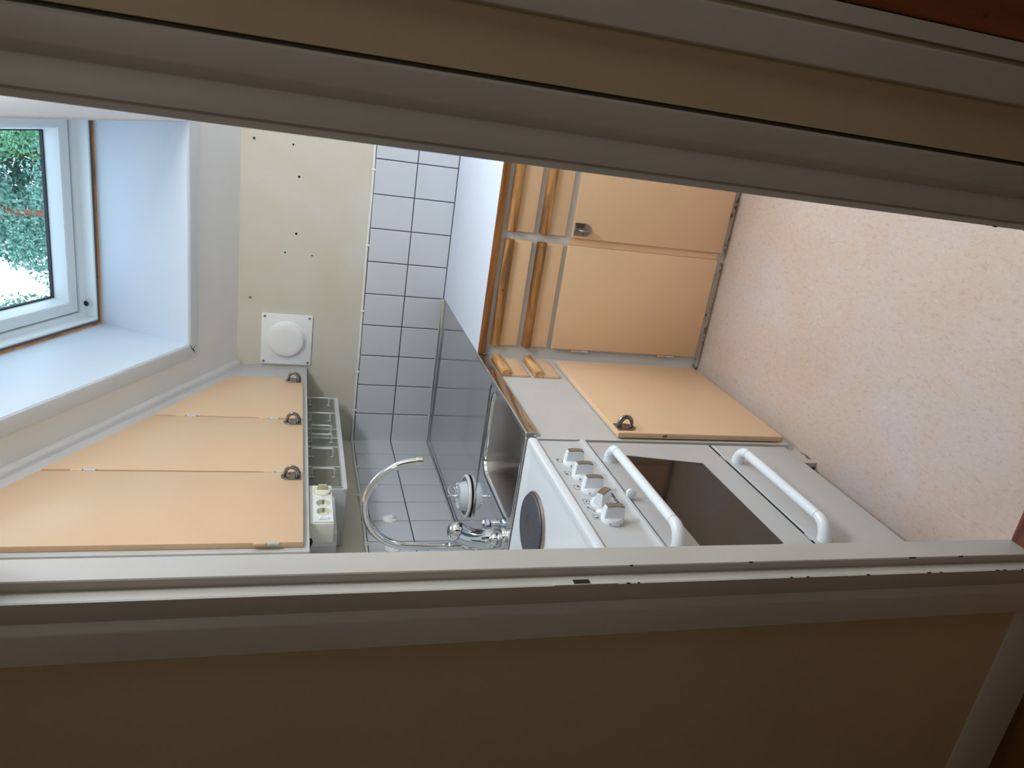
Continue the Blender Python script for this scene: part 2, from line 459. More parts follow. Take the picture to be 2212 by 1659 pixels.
# small chips along the jamb edges
b = NB()
for z in (0.62, 0.66, 0.31, 0.28, 0.12, 0.10, 0.05, 0.47, 1.0, 1.02):
    w = random.uniform(.004, .012); box(b, JX0-.0012, JX0+.0006, YA-.0002, YA+.0022, z, z+w)
for z in (1.005, 0.74, 0.2, .33):
    w = random.uniform(.006, .02); box(b, DX0-.002, DX0+.0005, YS-.0003, YS+.0016, z, z+w)
for z in (0.34, 0.37, 0.44):
    w = random.uniform(.004, .010); box(b, DX1-.0005, DX1+.002, YS-.0003, YS+.0016, z, z+w)
obj('paint_chip', b, 'dark_hole', d1)
b = NB(); box(b, DX0-.0, DX1+.0, YD-.002, YA+.012, -0.13, 0.0, .004); obj('trim_3', b, 'threshold', kind='structure')
# neighbouring brown door with its own casing, right of the kitchen door
d2 = thing('door_2', None, None, (2.3, YD, -0.13), kind='structure')
b = NB(); P = [(1.800, YH), (1.800, YA-.004), (1.802, YA-.007), (1.806, YA-.008), (1.852, YA-.008), (1.856, YA-.005), (1.856, YH)]
prism(b, [(x, y, -.13) for x, y in P], (0, 0, 2.25)); obj('casing', b, 'grey_trim', d2, smooth=35)
b = NB(); box(b, 1.8645, 1.8905, YD, YA-.004, -.13, 2.1, .001); box(b, 1.856, 1.866, YD, YH+.01, -.13, 2.1); obj('jamb', b, 'grey_trim', d2)
b = NB(); box(b, 1.893, 2.70, YD-.045, YA-.002, -.12, 2.08, .003); obj('door_leaf', b, 'brown_door', d2)
b = NB(); box(b, 1.80, 2.80, YH, YA-.006, 2.085, 2.16, .003); obj('casing', b, 'grey_trim', d2)

# hall shell
HF = -0.134
b = NB(); quad(b, (-.6,-5.2,HF),(3.4,-5.2,HF),(3.4,YH,HF),(-.6,YH,HF)); obj('floor.001', b, 'hall_floor', kind='structure')
b = NB(); quad(b, (-.6,-5.2,2.5),(3.4,-5.2,2.5),(3.4,YH,2.5),(-.6,YH,2.5)); obj('ceiling.002', b, 'slope_paint', kind='structure')
for nm, q in (('wall_left.001', ((-.6,-5.2,HF),(-.6,YH,HF),(-.6,YH,2.5),(-.6,-5.2,2.5))), ('wall_right.001', ((3.4,-5.2,HF),(3.4,YH,HF),(3.4,YH,2.5),(3.4,-5.2,2.5))), ('wall_rear', ((-.6,-5.2,HF),(3.4,-5.2,HF),(3.4,-5.2,2.5),(-.6,-5.2,2.5)))):
    b = NB(); quad(b, *q); obj(nm, b, 'hall_wall', kind='structure')
b = NB(); P = [(YH, HF), (YH-.016, HF), (YH-.016, -.045), (YH-.010, -.022), (YH-.006, -.010), (YH, -.008)]
prism(b, [(-.6, y, z) for y, z in P], (JX0-.121+.6, 0, 0)); obj('baseboard_left', b, 'grey_trim', smooth=30, kind='structure')
b = NB(); prism(b, [(1.71, y, z) for y, z in P], (.09, 0, 0)); obj('baseboard_right', b, 'grey_trim', smooth=30, kind='structure')

# added window, out of view, framing the fill light on the hall's right wall
w3 = thing('added_window_3', None, None, (3.36, -3.3, .85), kind='structure')
b = NB()
for y0, y1, z0, z1 in ((-3.81, -2.79, .79, .85), (-3.81, -2.79, 2.05, 2.11), (-3.81, -3.75, .85, 2.05), (-2.85, -2.79, .85, 2.05)): box(b, 3.32, 3.398, y0, y1, z0, z1, .004)
obj('window_frame', b, 'grey_trim', w3, smooth=30)
b = NB(); quad(b, (3.34,-3.75,.85), (3.34,-2.85,.85), (3.34,-2.85,2.05), (3.34,-3.75,2.05)); obj('pane', b, 'glass', w3)

# ---------------------------------------------------------------- tiles (real tiles set in grout)
def tile_panel(name, parent, n, along, nrm):
    b = NB(); along, nrm = V(along), V(nrm)
    for r in range(2):
        for c in range(n):
            g = 0.0021; u0, u1 = c*TP+g, (c+1)*TP-g; z0, z1 = ZB+r*TH+g, ZB+(r+1)*TH-g; h = .007; e = .0022
            P = [[along*u + V((0,0,z)) + nrm*d for u, z in ((a0,c0),(a1,c0),(a1,c1),(a0,c1))] for a0, a1, c0, c1, d in ((u0,u1,z0,z1,.001),(u0,u1,z0,z1,h-e*.7),(u0+e,u1-e,z0+e,z1-e,h))]
            R = [[b.verts.new(p) for p in q] for q in P]
            for q0, q1 in zip(R, R[1:]):
                for k in range(4): b.faces.new((q0[k], q0[(k+1)%4], q1[(k+1)%4], q1[k]))
            b.faces.new(R[-1])
    o = obj(name, b, 'tile', parent, smooth=25)
    b = NB(); d = nrm*.004
    quad(b, V((0,0,ZB-.004))+d, along*(n*TP)+V((0,0,ZB-.004))+d, along*(n*TP)+V((0,0,ZC))+d, V((0,0,ZC))+d)
    quad(b, V((0,0,ZC)), along*(n*TP)+V((0,0,ZC)), along*(n*TP)+V((0,0,ZC))+d, V((0,0,ZC))+d)
    obj('grout', b, 'grout', parent)
tile_panel('tile_panel', wall_back, 15, (1,0,0), (0,-1,0))
tile_panel('tile_panel', wall_left, 13, (0,-1,0), (1,0,0))

# old filled holes, plugs and screws left on the back wall
SCREWS = [(1.387, 1.834, 'screw head in the cream wall beside the dark door jamb, just under the sloping ceiling'), (0.701, 1.834, 'screw head left in the cream wall above the vent cover')]
for x, z, lb in SCREWS:
    b = NB(); lathe(b, [(.0062, 0), (.0062, .0015), (.004, .003), (.0005, .003)], (x, 0, z), (0,-1,0), 14)
    obj('wall_screw', b, 'nickel', smooth=30, label=lb, cat='screw', group='screws left in the cream wall')
HOLES = [(1.381, 1.676, .0045, 'small wall plug hole nearest to the dark door jamb on the cream wall'), (1.251, 1.647, .0058, 'open dark drill hole in the cream wall, the one nearer to the dark door jamb'),
         (1.005, 1.648, .0058, 'open dark drill hole in the cream wall with a chipped rim, nearer to the vent'), (0.918, 1.692, .0042, 'small plug hole in the cream wall between the vent cover and the sloping ceiling'),
         (0.914, 1.576, .0038, 'small grey scraped hole in the cream wall, lowest of the old holes above the tiles')]
for x, z, r, lb in HOLES:
    b = NB(); lathe(b, [(r*1.35, 0), (r*1.25, .0012), (r, .0012)], (x, 0, z), (0,-1,0), 14, cap1=False)
    o = obj('wall_plug', b, 'plastic_cream', smooth=30, label=lb, cat='wall plug', group='old plug holes in the cream wall')
    b = NB(); lathe(b, [(r, 0.0), (r*.95, .0011)], (x, 0, z), (0,-1,0), 12); obj('bore', b, 'dark_hole', o)

# round vent cover on the back wall
vt = thing('vent_cover', 'square white vent cover with a round disc on the cream wall beside the wall cupboard', 'vent', (0.513, 0, 1.67))
b = NB(); box(b, .391, .634, -.010, 0, 1.557, 1.782, .0025); obj('plate', b, 'plastic_white', vt, smooth=30)
b = NB(); lathe(b, [(.086, 0), (.086, .004), (.080, .008), (.074, .008), (.074, .012), (.078, .016), (.076, .020), (.070, .0225), (.05, .0235), (.001, .024)], (.516, -.010, 1.671), (0,-1,0), 48); obj('disc', b, 'plastic_white', vt, smooth=35)
for x in (.404, .621):
    for z in (1.571, 1.768):
        b = NB(); lathe(b, [(.0058, 0), (.0058, .001), (.0045, .0016), (.003, .0006), (.0005, .0002)], (x, -.010, z), (0,-1,0), 12); obj('screw', b, 'nickel', vt, smooth=40)

# thin cable clipped along the top of the tiles
b = NB(); cz = ZC + .006; path = [(XR-.02, -.007, cz)] + [(x, -.007 - .001*math.sin(x*17), cz + .0012*math.sin(x*9)) for x in np.linspace(2.2, .1, 22)] + [(.03, -.008, cz), (.012, -.014, cz), (.008, -.03, cz)] + [(.008 + .001*math.sin(y*21), -y, cz + .002*math.sin(y*8)-.001) for y in np.linspace(.1, 2.0, 20)]
tube(b, path, .0055, 10)
cab = obj('cable', b, 'plastic_cream', smooth=60, label='thin cream cable clipped along the top edge of the white wall tiles', cat='cable')
for x in (1.32, .985, .675, .37, .17): 
    b = NB(); box(b, x-.004, x+.004, -.0145, 0, cz-.010, cz+.0075, .002); obj('clip', b, 'plastic_white', cab, smooth=40)
for y in (.04, .30, .56, .78, .93, 1.1):
    b = NB(); box(b, 0, .0155, -y-.004, -y+.004, cz-.010, cz+.0075, .002); obj('clip', b, 'plastic_white', cab, smooth=40)

# adhesive hooks on the left wall tiles
for k, (y, z, lb) in enumerate(((-.748, 1.226, 'white stick-on hook on the tiles inside the curve of the tap spout'), (-.961, 1.238, 'white stick-on hook on the tiles outside the tap spout, nearest to the cooker'))):
    h = thing('wall_hook', lb, 'hook', (.007, y, z), 'stick-on hooks on the left wall tiles')
    b = NB(); lathe(b, [(.031, 0), (.031, .003), (.026, .007), (.001, .008)], (.007, y, z), (1,0,0), 28); obj('base', b, 'plastic_white', h, smooth=40)
    b = NB(); tube(b, [(.012, y, z+.008), (.017, y, z-.006), (.021, y, z-.015), (.027, y, z-.015), (.030, y, z-.008)], [.008,.008,.007,.006,.005], 10); obj('prong', b, 'plastic_white', h, smooth=50)

# ---------------------------------------------------------------- cupboard fittings
def pull_meshes():
    """bow handle in local axes: z out of the door, y towards the rounded end"""
    b = NB(); P = [(-.0235, -.033), (.0235, -.033), (.0235, .008)] + [(.0235*math.cos(a), .008+.025*math.sin(a)) for a in np.linspace(.25, PI-.25, 9)] + [(-.0235, .008)]
    prism(b, [(x, y, 0) for x, y in P], (0, 0, .004), .0012)
    plate = b
    c = NB(); path = []; rad = []
    for k in range(17):
        t = k/16; a = PI*t; path.append((0, -.022*math.cos(a) - .001, .003 + .034*math.sin(a)**.85)); rad.append(.0088*(1-t) + .0050*t)
    tube(c, path, rad, 12, squash=(.75, 1.1))
    d = NB()
    for x, y in ((-.015, -.026+.03), (.015, .004), (-.013, .020), (.013, .020)):
        lathe(d, [(.0032, .004), (.0032, .005), (.001, .0056)], (x, y, 0), (0,0,1), 8)
    return plate, c, d
def mesh_from(bm, name, mat, ang):
    bmesh.ops.recalc_face_normals(bm, faces=bm.faces[:]); me = bpy.data.meshes.new(name); bm.to_mesh(me); bm.free(); me.materials.append(M[mat])
    me.polygons.foreach_set('use_smooth', [True]*len(me.polygons)); me.set_sharp_from_angle(angle=math.radians(ang)); return me
_p, _c, _d = pull_meshes()
PULL = (mesh_from(_p, 'pull_plate', 'nickel', 35), mesh_from(_c, 'pull_bow', 'nickel', 60), mesh_from(_d, 'pull_screws', 'nickel', 40))
def put(name, me, parent, mw):
    o = bpy.data.objects.new(name, me); COL.objects.link(o); o.parent = parent
    loc = Matrix.Translation(-OFF[parent.name]) @ mw
    o.matrix_local = loc; return o
def handle(parent, origin, normal, rounded):
    Z = V(normal); Y = V(rounded); X = Y.cross(Z); mw = frame_matrix(origin, X, Y, Z)
    # bow handle: one child of the door, plate and bow in one moving piece
    bm = NB()
    for me in PULL: bm.from_mesh(me)
    bmesh.ops.transform(bm, matrix=mw, verts=bm.verts[:])
    return obj('handle', bm, 'nickel', parent, smooth=45, label='nickel bow handle')
def hinge(parent, p, axis, up_is_peach=True, L=.074, r=.0062):
    p, ax = V(p), V(axis); b = NB()
    def seg(h0, h1): lathe(b, [(r*.6, h0), (r, h0+.002), (r, h1-.002), (r*.6, h1)], p, ax, 12)
    seg(.0006, L/2); n1 = len(b.faces); seg(-L/2, -.0006)
    b.faces.ensure_lookup_table()
    for f in b.faces[n1:]: f.material_index = 1
    return obj('hinge', b, ['peach', 'white_paint'], parent, smooth=40)

# ---------------------------------------------------------------- wall cupboard
CY = -1.525; CZ = 1.577
wc = thing('wall_cabinet', 'white wall cupboard with three peach doors cut to the sloping ceiling', 'cupboard', (0.2, -.76, CZ))
ZM = lambda y: zs(y) - .006
b = NB(); prism(b, [(.002, -.002, CZ), (.002, CY, CZ), (.002, CY, ZM(CY)), (.002, -.002, ZM(0))], (.360, 0, 0)); obj('carcass', b, 'white_paint', wc)
b = NB(); prism(b, [(.3625, -.002, CZ-.004), (.3625, CY, CZ-.004), (.3625, CY, ZM(CY)), (.3625, -.002, ZM(0))], (.0175, 0, 0), .0015); obj('face_frame', b, 'white_paint', wc, smooth=30)
DT = lambda y: 1.900 + .575*(-.203 - y) - .012
for y1, y0, nm, hp in ((-.203, -.632, 'short peach door nearest to the back wall', (1.72, 2.02)), (-.640, -1.072, 'middle peach door', (1.685, 2.268)), (-1.080, -1.505, 'tall peach door nearest to the door jamb', (1.695, 2.42))):
    b = NB(); prism(b, [(.3805, y1, 1.592), (.3805, y0, 1.592), (.3805, y0, DT(y0)), (.3805, y1, DT(y1))], (.0195, 0, 0), .003); dr = obj('door', b, 'peach', wc, smooth=35, label=nm)
    handle(dr, (.400, y1-.030, 1.632), (1,0,0), (0,0,1))
    for h in hp: hinge(dr, (.3985, y0-.0045, h), (0,0,1))

# ---------------------------------------------------------------- spice rack with clear pull-out scoops
rk = thing('spice_rack', 'white spice rack of six clear pull-out scoops under the wall cupboard', 'spice rack', (.13, -.49, 1.43))
b = NB(); Y0, Y1 = -.060, -.925
box(b, .005, .252, Y1, Y0, 1.428, 1.438, .001); box(b, .005, .252, Y0-.005, Y0, 1.438, 1.574); box(b, .005, .252, Y1-.008, Y1, 1.428, 1.574, .001); box(b, .005, .012, Y1, Y0-.005, 1.438, 1.574)
box(b, .2385, .2545, Y1-.0088, Y0, 1.424, 1.441, .002)
obj('housing', b, 'rack_white', rk, smooth=30)
div = [-.066, -.234, -.407, -.495, -.580, -.755, -.918]
for y1, y0 in zip(div, div[1:]):
    y1 -= .0015; y0 += .0015; b = NB()
    box(b, .2465, .2490, y0, y1, 1.442, 1.570, .0004); box(b, .03, .2465, y0, y1, 1.442, 1.4445)
    box(b, .03, .2465, y0, y0+.002, 1.4445, 1.53); box(b, .03, .2465, y1-.002, y1, 1.4445, 1.53); box(b, .028, .030, y0, y1, 1.442, 1.53)
    sc = obj('scoop', b, 'clear_plastic', rk)
    b = NB(); box(b, .2470, .2515, y0, y0+.0025, 1.442, 1.570); box(b, .2470, .2515, y1-.0025, y1, 1.442, 1.570); box(b, .2470, .2512, y0, y1, 1.442, 1.4445)
    obj('rim', b, 'clear_edge', sc)
    yc = (y0+y1)/2; b = NB()
    tube(b, [(.249, yc, 1.553), (.281, yc, 1.553), (.287, yc, 1.549), (.287, yc, 1.476), (.284, yc, 1.470), (.249, yc, 1.470)], [.004,.0042,.0045,.0045,.0042,.0028], 8)
    prism(b, [(.2495, yc-.007, 1.470), (.2495, yc, 1.461), (.2495, yc+.007, 1.470), (.2495, yc, 1.479)], (.0025, 0, 0))
    box(b, .2495, .252, yc-.004, yc+.004, 1.546, 1.562)
    obj('handle', b, 'clear_edge', sc, smooth=50)

# ---------------------------------------------------------------- socket box with timer
sb = thing('socket_box', 'white socket box with a timer knob and two sockets under the wall cupboard', 'socket box', (.32, -1.21, 1.494))
def cut(o, cyl):
    b = NB()
    for c_, r_, h0, h1 in cyl: lathe(b, [(r_, h0), (r_, h1)], c_, (1,0,0), 40)
    bmesh.ops.recalc_face_normals(b, faces=b.faces[:])
    bmesh.ops.translate(b, vec=-OFF[o.name], verts=b.verts[:]); me = bpy.data.meshes.new('c'); b.to_mesh(me); b.free()
    co_ = bpy.data.objects.new('c', me); COL.objects.link(co_); co_.location = OFF[o.name]
    md = o.modifiers.new('b', 'BOOLEAN'); md.object = co_; md.operation = 'DIFFERENCE'; md.solver = 'EXACT'
    bpy.context.view_layer.update(); dg = bpy.context.evaluated_depsgraph_get(); new = bpy.data.meshes.new_from_object(o.evaluated_get(dg))
    o.modifiers.clear(); o.data = new; bpy.data.objects.remove(co_)
    new.polygons.foreach_set('use_smooth', [True]*len(new.polygons)); new.set_sharp_from_angle(angle=math.radians(35))
SY = (-1.2195, -1.2725)
b = NB(); box(b, .285, .358, -1.338, -1.092, 1.494, 1.5715, .004, 3); hs = obj('housing', b, 'plastic_cream', sb, smooth=35)
cut(hs, [((.358, y, 1.5265), .0232, -.018, .01) for y in SY])
b = NB(); box(b, .3575, .3625, -1.334, -1.182, 1.4965, 1.5575, .0015)
pl = obj('socket_plate', b, 'plastic_white', sb, smooth=35)
cut(pl, [((.358, y, 1.5265), .0229, -.01, .01) for y in SY])
for y in SY:
    b = NB(); lathe(b, [(.0245, .0001), (.0240, .0009), (.0228, .0009), (.0222, -.001), (.0212, -.0165), (.001, -.0167)], (.3625, y, 1.5265), (1,0,0), 40, cap0=False, cap1=False)
    so = obj('socket', b, 'knob_cream', pl, smooth=40)
    for zq in (1.5335, 1.5195):
        b = NB(); lathe(b, [(.0034, 0), (.0034, .0006)], (.3462, y, zq), (1,0,0), 14); obj('contact', b, 'black', so)
    for dy in (-.0205, .0195):
        b = NB(); box(b, .347, .361, y+dy, y+dy+.001, 1.523, 1.530); obj('earth_clip', b, 'nickel', so)
b = NB(); box(b, .3625, .3630, -1.327, -1.308, 1.5075, 1.5495); obj('switch_bezel', b, 'plastic_cream', pl)
b = NB(); prism(b, [(.3628, -1.325, 1.545), (.3695, -1.325, 1.537), (.3655, -1.325, 1.527), (.3640, -1.325, 1.512), (.3628, -1.325, 1.511)], (0, .014, 0), .0006); obj('rocker_switch', b, 'plastic_white', pl, smooth=40)
b = NB(); box(b, .3630, .3633, -1.319, -1.315, 1.5465, 1.5475); obj('mark', b, 'ink', pl); obj('mark', text_bm('0', .006, (.3632, -1.318, 1.5095), (0,1,0), (0,0,1)), 'ink', pl)
b = NB(); lathe(b, [(.0305, 0), (.0305, .001), (.0285, .006), (.0245, .009), (.0215, .010)], (.358, -1.137, 1.527), (1,0,0), 40)
kb = obj('timer_knob', b, 'knob_cream', sb, smooth=35)
b = NB(); prism(b, [(.3675, -1.142, 1.5085), (.3675, -1.142, 1.5455), (.3830, -1.140, 1.5410), (.3830, -1.140, 1.5130)], (0, .012, 0), .0015); obj('grip', b, 'knob_olive', kb, smooth=35)
for ch, t_, sz_ in (('12', 226, .0072), ('.', 182, .016)):
    t_ = math.radians(t_); rv = V((0, math.cos(t_), math.sin(t_))); up_ = (V((.9, 0, 0)) - rv*.42).normalized()
    obj('mark', text_bm(ch, sz_, V((.358, -1.137, 1.527)) + rv*.0300 + V((.0042, 0, 0)), up_.cross(rv).normalized(), up_), 'ink', kb)
# power lead from the socket box, and the lamp housing behind it
b = NB(); tube(b, [(.30, -1.3395, 1.565), (.298, -1.352, 1.562), (.29, -1.362, 1.568), (.27, -1.36, 1.576)], .0045, 8)
obj('power_lead', b, 'black', sb, smooth=50)
lp = thing('wall_lamp', 'pale blue-white lamp housing under the wall cupboard behind the socket box', 'lamp', (.15, -1.1, 1.47))
b = NB(); box(b, .001, .235, -1.205, -.955, 1.472, 1.577, .003); obj('housing', b, 'rack_white', lp, smooth=30)
b = NB(); box(b, .185, .200, -1.2075, -1.2045, 1.474, 1.574, .001); obj('end_strip', b, 'plastic_white', lp)

# ---------------------------------------------------------------- worktop
wt = thing('worktop', 'white laminate worktop with a wooden front edge along the back wall', 'worktop', (1.5, -.4, ZB-.03))
b2 = NB(); box(b2, .7665, 2.16, -.7775, -.009, ZB-.003, ZB, .0008); obj('laminate_sheet', b2, 'laminate', wt)
b = NB(); box(b, .768, 2.16, -.776, -.009, ZB-.028, ZB-.0032); obj('board', b, 'raw_wood', wt)
b = NB(); box(b, .7665, 2.16, -.783, -.7762, ZB-.029, ZB-.0012, .0012); obj('front_edge', b, 'edge_wood', wt, smooth=30)

# ---------------------------------------------------------------- base cabinet along the back wall
YF = -.765
bc = thing('base_cabinet', 'white base cabinet of wood-pull drawers and peach doors under the white worktop', 'cabinet', (1.5, -.4, FL))
b = NB(); box(b, .770, 2.14, YF+.018, -.012, .02, ZB-.0295); obj('carcass', b, 'white_paint', bc)
b = NB(); box(b, .736, 2.14, YF, YF+.0175, .018, ZB-.0295); obj('face_frame', b, 'white_paint', bc, smooth=30)
b = NB(); box(b, .745, 2.14, YF+.006, YF+.020, FL+.001, .0185, .002); obj('plinth', b, 'chipped', bc)
def pull_bar(parent, p0, along, out, L, mat):
    """shaped wooden finger pull along the upper edge of a drawer front"""
    p0, al, ou = V(p0), V(along), V(out); up = V((0,0,1))
    P = [(0,0), (.010,.0005), (.018,-.002), (.0245,-.008), (.0275,-.015), (.0275,-.024), (.0250,-.031), (.0215,-.033), (.0185,-.0305), (.0165,-.026), (.0130,-.024), (.0105,-.027), (.0100,-.036), (0,-.036)]
    b = NB(); prism(b, [p0 - al*.0007 + ou*o + up*h for o, h in P], al*(L+.0014), .0006, 1); return obj('handle', b, mat, parent, smooth=40, label='worn wooden finger pull')
for x0, x1 in ((.803, 1.213), (1.245, 1.655), (1.687, 2.097)):
    for z0, z1, l2 in ((.808, .910, 'upper'), (.685, .785, 'lower')):
        b = NB(); P = rrect(x0, x1, z0, z1, .006, 3); prism(b, [(x, YF-.0005, z) for x, z in P], (0, -.0115, 0), .0015); dw = obj('drawer', b, 'peach', bc, smooth=35)
        pull_bar(dw, (x0, YF-.0005, z1+.0015), (1,0,0), (0,-1,0), x1-x0, 'pull_wood')
b = NB(); box(b, 1.2135, 1.242, YF-.006, YF-.0003, .03, .662, .001); obj('centre_stile', b, 'peach', bc, label='peach painted centre stile between the doors')
b = NB(); box(b, .802, 1.2135, YF-.0195, YF-.0008, .030, .666, .004); dr = obj('door', b, 'peach', bc, smooth=35)
for z in (.543, .161): hinge(dr, (.7965, YF-.010, z), (0,0,1))
b = NB(); box(b, 1.2425, 1.658, YF-.0195, YF-.0008, .022, .660, .004); dr = obj('door', b, 'peach', bc, smooth=35)
handle(dr, (1.277, YF-.0195, .622), (0,-1,0), (0,0,-1))
for z in (.543, .161): hinge(dr, (1.664, YF-.010, z), (0,0,1))
b = NB(); box(b, 1.687, 2.097, YF-.0195, YF-.0008, .030, .666, .004); dr = obj('door', b, 'peach', bc, smooth=35); handle(dr, (1.72, YF-.0195, .622), (0,-1,0), (0,0,-1))

# ---------------------------------------------------------------- sink cabinet on the left wall
XF = .752
sk = thing('sink_cabinet', 'white sink cabinet with two narrow drawers and one peach door beside the cooker', 'cabinet', (.38, -1.1, FL))
b = NB(); box(b, .012, XF-.018, -1.504, -1.488, .04, .918); box(b, .012, XF-.018, -.778, -.762, .04, .918); box(b, .012, XF-.018, -1.488, -.778, .04, .056); box(b, .012, .018, -1.488, -.778, .056, .918); obj('carcass', b, 'white_paint', sk)
b = NB(); box(b, XF-.0175, XF, -1.505, -.7652, .035, .925); obj('face_frame', b, 'white_paint', sk, smooth=30)
b = NB(); box(b, XF-.035, XF-.0178, -1.60, -.76, FL+.001, .036, .002); obj('plinth', b, 'chipped', sk)
for z0, z1, l2 in ((.807, .909, 0), (.687, .784, 0)):
    b = NB(); P = rrect(-.986, -.811, z0, z1, .004, 3); prism(b, [(XF+.0003, y, z) for y, z in P], (.010, 0, 0), .0015); dw = obj('drawer', b, 'peach', sk, smooth=35)
    pull_bar(dw, (XF+.0003, -.986, z1+.0015), (0,1,0), (1,0,0), .175, 'pull_wood_side')
b = NB(); box(b, XF+.004, XF+.0235, -1.494, -.842, .056, .660, .004); dr = obj('door', b, 'peach', sk, smooth=35)
handle(dr, (XF+.0235, -1.456, .622), (1,0,0), (0,0,-1))
b = NB(); box(b, XF+.010, XF+.018, -1.4945, -1.4935, .49, .505, .0003); obj('door_catch', b, 'nickel', dr)
b = NB(); box(b, XF+.0002, XF+.0045, -1.48, -.846, .07, .64); obj('door_back', b, 'black', dr)
for z in (.15, .55): hinge(dr, (XF+.008, -.836, z), (0,0,1))

# ---------------------------------------------------------------- steel sink bench
st = thing('sink_bench', 'stainless steel sink bench with one basin between the cooker and the white worktop', 'sink', (.38, -.75, .92))
zt = .953
NP = 10
def ring(bm, P, z): return [bm.verts.new((x, y, z)) for x, y in P]
b = NB()
R = [ring(b, rrect(.010, .7640, -1.489, -.010, .002, NP), zt), ring(b, rrect(.031, .7515, -1.4775, -.9965, .047, NP), zt), ring(b, rrect(.035, .748, -1.474, -1.000, .045, NP), zt), ring(b, rrect(.043, .744, -1.470, -1.008, .040, NP), zt-.003),
     ring(b, rrect(.047, .741, -1.466, -1.012, .038, NP), zt-.0032), ring(b, rrect(.390, .738, -1.453, -1.017, .078, NP), zt-.0034), ring(b, rrect(.396, .734, -1.448, -1.022, .075, NP), zt-.0035), ring(b, rrect(.401, .731, -1.444, -1.026, .072, NP), zt-.006), ring(b, rrect(.405, .728, -1.440, -1.030, .070, NP), zt-.016)]
nb = len(R)
R += [ring(b, rrect(.412, .722, -1.434, -1.037, .064, NP), zt-.10), ring(b, rrect(.420, .714, -1.426, -1.045, .056, NP), zt-.150), ring(b, rrect(.440, .696, -1.406, -1.065, .040, NP), zt-.166), ring(b, rrect(.52, .61, -1.27, -1.18, .042, NP), zt-.171), ring(b, rrect(.525, .605, -1.265, -1.185, .039, NP), zt-.175)]
for k, (r0, r1) in enumerate(zip(R, R[1:])):
    for j in range(len(r0)):
        f = b.faces.new((r0[j], r0[(j+1) % len(r0)], r1[(j+1) % len(r0)], r1[j])); f.material_index = 1 if k >= nb-1 else 0
f = b.faces.new(R[-1]); f.material_index = 1
obj('bench_top', b, ['steel', 'basin_steel'], st, smooth=32)
b = NB()
box(b, .7480, .7655, -1.490, -.782, .9215, ZB+.0008, .003, 3); box(b, .02, .7480, -1.4925, -1.476, .9215, ZB-.001, .003, 3); box(b, .7600, .7660, -.782, -.010, .9315, ZB+.0012, .001)
obj('rolled_edge', b, 'steel', st, smooth=40)
b = NB(); A = []
for k in range(7):
    a = PI/2*k/6; A.append((.006 + .018*(1-math.sin(a)), zt + .018*(1-math.cos(a))))
path_pts = lambda o: [(.764, -o), (o, -o), (o, -1.489)]
rr = [[b.verts.new((x, y, z)) for x, y in path_pts(o)] for o, z in A + [(.0055, zt+.0185)]]
for r0, r1 in zip(rr, rr[1:]):
    for k in range(2): b.faces.new((r0[k], r0[k+1], r1[k+1], r1[k]))
obj('upstand', b, 'steel', st, smooth=60)
b = NB()
for _ in range(90):
    x, y = random.uniform(.43, .71), random.uniform(-1.41, -1.06); r = random.uniform(.0014, .0040)
    lathe(b, [(r, -.0002), (r*.8, r*.35), (r*.2, r*.5)], (x, y, zt-.1665-.004*0), (0,0,1), 7)
obj('water_drops', b, 'chrome', st, smooth=60, kind='stuff')

# ---------------------------------------------------------------- mixer tap
tx, ty, tz = .333, -1.40, zt-.0033
tp = thing('mixer_tap', 'chrome mixer tap with a high curved spout over the sink basin', 'tap', (tx, ty, tz))
b = NB(); lathe(b, [(.037, 0), (.037, .003), (.0345, .006), (.0335, .010), (.0335, .064), (.0328, .0655), (.0328, .0665), (.0335, .068)], (tx, ty, tz), (0, 0, 1), 36, cap1=False)
obj('body', b, 'chrome', tp, smooth=50)
b = NB(); path = [(.305,ty,1.02),(.305,ty,1.13),(.306,ty,1.19),(.309,ty,1.235)]
for k in range(31):
    a = PI - (PI-.02)*k/30; path.append((.4620 + .1520*math.cos(a), ty, 1.258 + .1520*math.sin(a)))
path += [(.616, ty, 1.248)]
tube(b, path, .0132, 18); obj('spout', b, 'chrome', tp, smooth=60)
b = NB(); lathe(b, [(.0138, 0), (.0142, .001), (.0142, .020), (.0120, .0215), (.0115, .012)], (.6155, ty, 1.268), (.03, 0, -1), 24, cap1=True); obj('aerator', b, 'chrome', tp, smooth=40)
# head: one smooth loft from the round body up to the tilted lever cap
ax = V((.42, -.06, .90)).normalized(); cc = V((.364, ty-.003, 1.110)); c0_ = V((tx, ty, tz+.067)); b = NB(); rr = []
for k in range(11):
    t = k/10; e = t*t*(3-2*t)*.55 + t*.45; a_ = (V((0,0,1))*(1-t) + ax*t).normalized(); u_ = (V((1,0,0)) - a_*a_.x).normalized(); w_ = a_.cross(u_)
    o_ = V((c0_.x + (cc.x-c0_.x)*t**1.6, c0_.y + (cc.y-c0_.y)*t, c0_.z + (cc.z-c0_.z)*t)); r_ = .0335 - .0045*math.sin(PI*t)
    lx = 1 + .22*math.sin(PI*min(1, t*1.25)**.9) if t < .8 else 1
    rr.append([b.verts.new(o_ + u_*math.cos(q)*r_*(lx if math.cos(q) < 0 else 1) + w_*math.sin(q)*r_) for q in np.linspace(0, 2*PI, 37)[:-1]])
for r0, r1 in zip(rr, rr[1:]):
    for k in range(36): b.faces.new((r0[k], r0[(k+1)%36], r1[(k+1)%36], r1[k]))
b.faces.new(rr[-1]); b.faces.new(rr[0][::-1])
lathe(b, [(.0175, .02), (.0185, .06), (.0165, .095), (.0145, .108), (.0135, .110)], (.305, ty, 1.02), (0,0,1), 24)
obj('head', b, 'chrome', tp, smooth=60)
